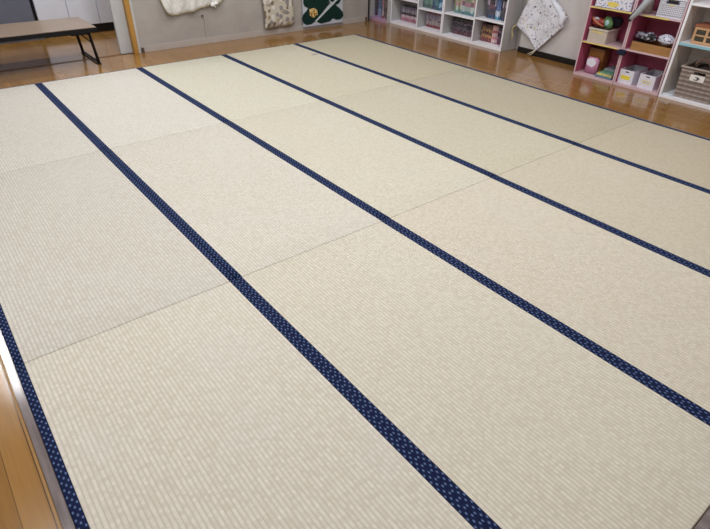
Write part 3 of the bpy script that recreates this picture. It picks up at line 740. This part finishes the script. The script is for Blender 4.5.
# --- right pink unit, middle
t = thing('cardboard_tray', 'brown cardboard tray under a crumpled patterned pouch', 'box', (5.37, 2.24, .3125))
put('tray_body', openbox(5.262, 5.48, 2.062, 2.425, .3125, .385, .004), mat_grain_streak('brown_card', (150, 108, 62), (172, 128, 78), (4, 4, 30), .6), t)
put('flap', B().box(5.2625, 5.36, 2.355, 2.42, .3855, .389), plain('dark_flap', (46, 36, 30), .6), t)
fo = NT('silver_patterned_foil', .3, .6); v = fo.voronoi(38); fo.col(fo.ramp(v.outputs['Distance'], [(.15, srgb((214, 218, 230))), (.4, srgb((150, 152, 170))), (.6, srgb((54, 52, 60)))])); fo.b.inputs['Metallic'].default_value = .3; fo.bump(v.outputs['Distance'], .6, .01)
tag(put('silver_pouch', B().blob((5.32, 2.345, .432), (.05, .085, .036), 41, .22).blob((5.33, 2.31, .43), (.045, .06, .034), 42, .25), fo.m, None, True), 'grey and silver crumpled pouch left on the cardboard tray', 'pouch')
pb = mat_print('blue_white_pouch', (206, 210, 226), [(88, 92, 130), (150, 156, 196), (230, 232, 240)], 60, .4, .5, .1)
tag(put('patterned_pouch', B().blob((5.32, 2.145, .435), (.05, .078, .042), 43, .15), pb, None, True), 'blue and white crumpled pouch right on the cardboard tray', 'pouch')
# --- right pink unit, top: basket and grey roll
t = thing('perforated_basket', 'white perforated plastic basket with dark handle slot on top shelf', 'basket', (5.36, 2.18, .6125))
x0, x1, y0, y1, z0, z1 = 5.262, 5.46, 2.07, 2.288, .6135, .765
b = B(); nb, nz = 15, 9
b.box(x0, x1, y0, y1, z0, z0+.012)
for (pa, pb_, ax) in ((x0, y0, 0), ):
    for k in range(nb+1):
        yy = y0+(y1-y0-.006)*k/nb
        if 4 <= k <= 11: b.box(x0, x0+.004, yy, yy+.006, z0+.01, z1-.05)
        else: b.box(x0, x0+.004, yy, yy+.006, z0+.01, z1-.012)
    for k in range(1, nz):
        zz = z0+.01+(z1-z0-.022)*k/nz
        if zz > z1-.045: b.box(x0+.0002, x0+.0038, y0, y0+.055, zz, zz+.006).box(x0+.0002, x0+.0038, y1-.055, y1, zz, zz+.006)
        else: b.box(x0+.0002, x0+.0038, y0, y1, zz, zz+.006)
for yy in (y0, y1-.004):
    for k in range(15):
        xx = x0+.004+(x1-x0-.012)*k/14; b.box(xx, xx+.005, yy, yy+.004, z0+.01, z1-.01)
    for k in range(1, nz):
        zz = z0+.01+(z1-z0-.022)*k/nz; b.box(x0, x1, yy+.0002, yy+.0038, zz, zz+.005)
b.box(x1-.004, x1, y0, y1, z0, z1)
b.box(x0-.002, x0+.006, y0+.002, y1-.002, z1-.053, z1-.046)
put('basket_body', b, plain('basket_white', (226, 228, 240), .45, .02), t)
put('rim', B().box(x0-.006, x0+.006, y0-.004, y1+.004, z1-.012, z1, .002).box(x1-.006, x1+.004, y0-.004, y1+.004, z1-.012, z1, .002).box(x0, x1, y0-.004, y0+.006, z1-.012, z1, .002).box(x0, x1, y1-.006, y1+.004, z1-.012, z1, .002), plain('basket_rim', (230, 232, 242), .45, .02), t)
put('handle_slot', B().box(x0-.0005, x0+.002, y0+.068, y1-.068, z1-.042, z1-.016), plain('slot_black', (40, 36, 40), .5), t)
put('slot_tag', B().box(x0-.004, x0-.0025, y0+.09, y1-.09, z1-.060, z1-.05), M['yellow'], t)
tag(put('folded_cloth', B().box(x0+.012, x1-.012, y0+.012, y1-.012, z0+.013, z1-.03, .02), plain('grey_blue_cloth', (150, 152, 172), .8, .15), None, True), 'grey-blue folded cloth inside the perforated basket', 'cloth')
t = thing('umbrella_case', 'grey padded case leaning diagonally out over the pink-red shelf divider', 'case', (5.2, 2.45, .56))
P = [Vector((5.184, 2.463, .567)), Vector((5.186, 2.45, .59)), Vector((5.188, 2.405, .65)), Vector((5.19, 2.37, .715)), Vector((5.192, 2.31, .80)), Vector((5.198, 2.26, .88)), Vector((5.2, 2.245, .905))]
put('case_body', B().tube(P, [.012, .024, .03, .031, .031, .026, .01], 12), plain('grey_padding', (176, 182, 190), .6, .1), t, True)
put('seam', B().tube([p+Vector((-.022, .022, -.004)) for p in P[1:-1]], .005, 6), plain('black_seam', (28, 30, 44), .6), t, True)
put('tip', B().blob((5.188, 2.466, .565), (.014, .016, .018), 51, .05, 2), plain('navy_tip', (26, 26, 46), .5), t, True)
put('strap', B().tube([P[-1], Vector((5.215, 2.24, .935)), Vector((5.245, 2.24, .9255)), Vector((5.265, 2.24, .9245))], .004, 6), plain('case_strap', (40, 42, 54), .6), t, True)
tag(put('glass_jar', B().lathe([(.03, 0), (.034, .01), (.034, .09), (.028, .11), (.028, .13)], 20, (5.33, 2.40, .6130)), plain('taupe_jar', (150, 136, 132), .35), None, True), 'taupe round jar behind the grey padded case', 'jar')
# --- cream shelf: woven bin, wooden box
t = thing('woven_bin', 'grey-brown woven bin with white label on the cream shelf floor', 'basket', (5.40, 1.80, .0135))
wv = NT('grey_weave', .7, .3); x, y, z = wv.xyz()
st = wv.math('SINE', wv.math('MULTIPLY', z, 2*math.pi/.036)); st2 = wv.math('SINE', wv.math('MULTIPLY', y, 2*math.pi/.05))
wv.col(wv.mix(wv.noise(20, 3), wv.ramp(wv.math('ADD', st, wv.math('MULTIPLY', st2, .3)), [(.0, srgb((116, 104, 98))), (.5, srgb((152, 142, 136))), (1, srgb((180, 172, 168)))]), srgb((140, 126, 118))))
wv.bump(st, .5, .004)
b = openbox(5.275, 5.52, 1.63, 1.925, .0135, .262, .007, .06, (1.735, 1.825, .226, .246))
put('bin_body', b, wv.m, t)
rimm = plain('taupe_rim', (176, 166, 158), .5)
put('rim', B().box(5.258, 5.275, 1.612, 1.943, .262, .276, .004).box(5.275, 5.53, 1.612, 1.626, .262, .276, .004).box(5.275, 5.53, 1.929, 1.943, .262, .276, .004).box(5.52, 5.537, 1.612, 1.943, .262, .276, .004), rimm, t)
b = B().box(5.2645, 5.2665, 1.728, 1.845, .172, .222)
lab = put('label_card', b, plain('white_label', (232, 230, 228), .5, .02), t)
put('printed_mark', B().box(5.263, 5.2643, 1.77, 1.802, .202, .208).box(5.263, 5.2643, 1.762, 1.79, .192, .197).box(5.263, 5.2643, 1.777, 1.81, .181, .187).box(5.263, 5.2643, 1.775, 1.785, .187, .202), plain('black_ink', (40, 36, 36), .6), lab)
wd = mat_print('dark_mixed_fabric', (48, 38, 38), [(150, 120, 110), (90, 60, 56), (24, 20, 24)], 16, .4, .8, .2)
t = thing('dark_bag', 'dark brown fabric bag with looped strap stuffed in the woven bin', 'bag', (5.40, 1.76, .2))
put('bag_body', B().blob((5.40, 1.77, .245), (.085, .10, .05), 61, .15), wd, t, True)
put('strap', B().tube([(5.33, 1.86, .262), (5.32, 1.85, .31), (5.33, 1.81, .345), (5.34, 1.77, .33), (5.34, 1.74, .288)], .008, 8), plain('brown_strap', (140, 108, 96), .6), t, True)
tag(put('white_tray', B().box(5.245, 5.33, 1.93, 2.012, .0135, .017, .001).box(5.245, 5.25, 1.93, 2.012, .017, .03, .001), plain('bluish_white_tray', (214, 222, 232), .4)), 'small bluish white tray left of the woven bin', 'tray')
t = thing('wooden_box', 'tan wooden box with dark square windows on the cream shelf', 'box', (5.37, 1.78, .4525))
put('box_body', B().box(5.275, 5.46, 1.62, 1.945, .4535, .585, .003), mat_wood('tan_box_wood', (184, 144, 106), (202, 162, 124), (6, 30, 30)), t)
put('lid', B().box(5.27, 5.465, 1.615, 1.95, .5855, .602, .003), plain('orange_brown_lid', (150, 92, 66), .45), t)
wm = plain('dark_window', (62, 58, 48), .3)
for k in range(3):
    for m in range(2):
        a = 1.925-.095*k
        put('box_window', B().box(5.2735, 5.2755, a-.075, a, .478+.05*m, .515+.05*m, .0005), wm, t)

# ------------------------------------------------------------------ light: ceiling fluorescents, near row added
def fixture(x, y, e, lab, along_y=True, w=.3, l=1.25):
    t = thing('ceiling_light', lab, 'ceiling light', (x, y, 2.6), 'ceiling lights')
    a, b_ = (w/2, l/2) if along_y else (l/2, w/2)
    put('housing', B().box(-a, a, -b_, b_, -.05, -.0, .004), plain('lamp_housing', (235, 235, 235), .5), t, world=False)
    L_ = bpy.data.lights.new('lamp_tube', 'AREA'); L_.shape = 'RECTANGLE'
    L_.size, L_.size_y = 2*a-.04, 2*b_-.04; L_.energy = e; L_.color = (1, 1, 1.01)
    o = bpy.data.objects.new('lamp_tube', L_); C.objects.link(o); o.parent = t; o.location = (0, 0, -.055)
EN = 55
fixture(-.2, 5.3, 21, 'ceiling light in the far left corner above the folding table', True, .15)
fixture(1.7, 4.6, 46, 'ceiling light in the centre of the far row')
fixture(3.8, 4.6, 42, 'ceiling light above the bookcases')
fixture(-.2, 2.2, 40, 'ceiling light left of the middle row')
fixture(1.7, 1.9, 40, 'ceiling light in the centre of the room')
fixture(3.8, 1.6, 42, 'ceiling light above the pink-red shelves')
fixture(-.2, -.9, 14, 'added unseen ceiling light in the near left corner')  # near row added out of view to brighten the near mats
fixture(1.7, -.9, 16, 'added unseen ceiling light in the centre of the near row')
fixture(3.8, -.9, 14, 'added unseen ceiling light in the near right corner')
fixture(1.6, 6.9, 46, 'ceiling light in front of the white lockers', False)
w = bpy.data.worlds.new('world'); bpy.context.scene.world = w; w.use_nodes = True
w.node_tree.nodes['Background'].inputs[0].default_value = (.8, .85, .9, 1); w.node_tree.nodes['Background'].inputs[1].default_value = .3

# ------------------------------------------------------------------ camera
cam = bpy.data.cameras.new('camera'); co = bpy.data.objects.new('camera', cam); C.objects.link(co)
R = Matrix(((0.7832003403779173, 0.3428402205715276, -0.5187078271921303), (-0.621463177822402, 0.4578203291566889, -0.6357547206444815), (0.019512699526108124, 0.8202811282538002, 0.5716276105891636)))
co.matrix_world = Matrix.Translation((.0842866, -.0301838, 1.453029)) @ R.to_4x4()
cam.sensor_fit = 'HORIZONTAL'; cam.sensor_width = 36; cam.lens = 536.958*36/710; cam.clip_start = .05
sc = bpy.context.scene; sc.camera = co
sc.view_settings.view_transform = 'Standard'; sc.view_settings.look = 'None'; sc.view_settings.gamma = 1; sc.view_settings.use_curve_mapping = False
sc.view_settings.exposure = -0.5
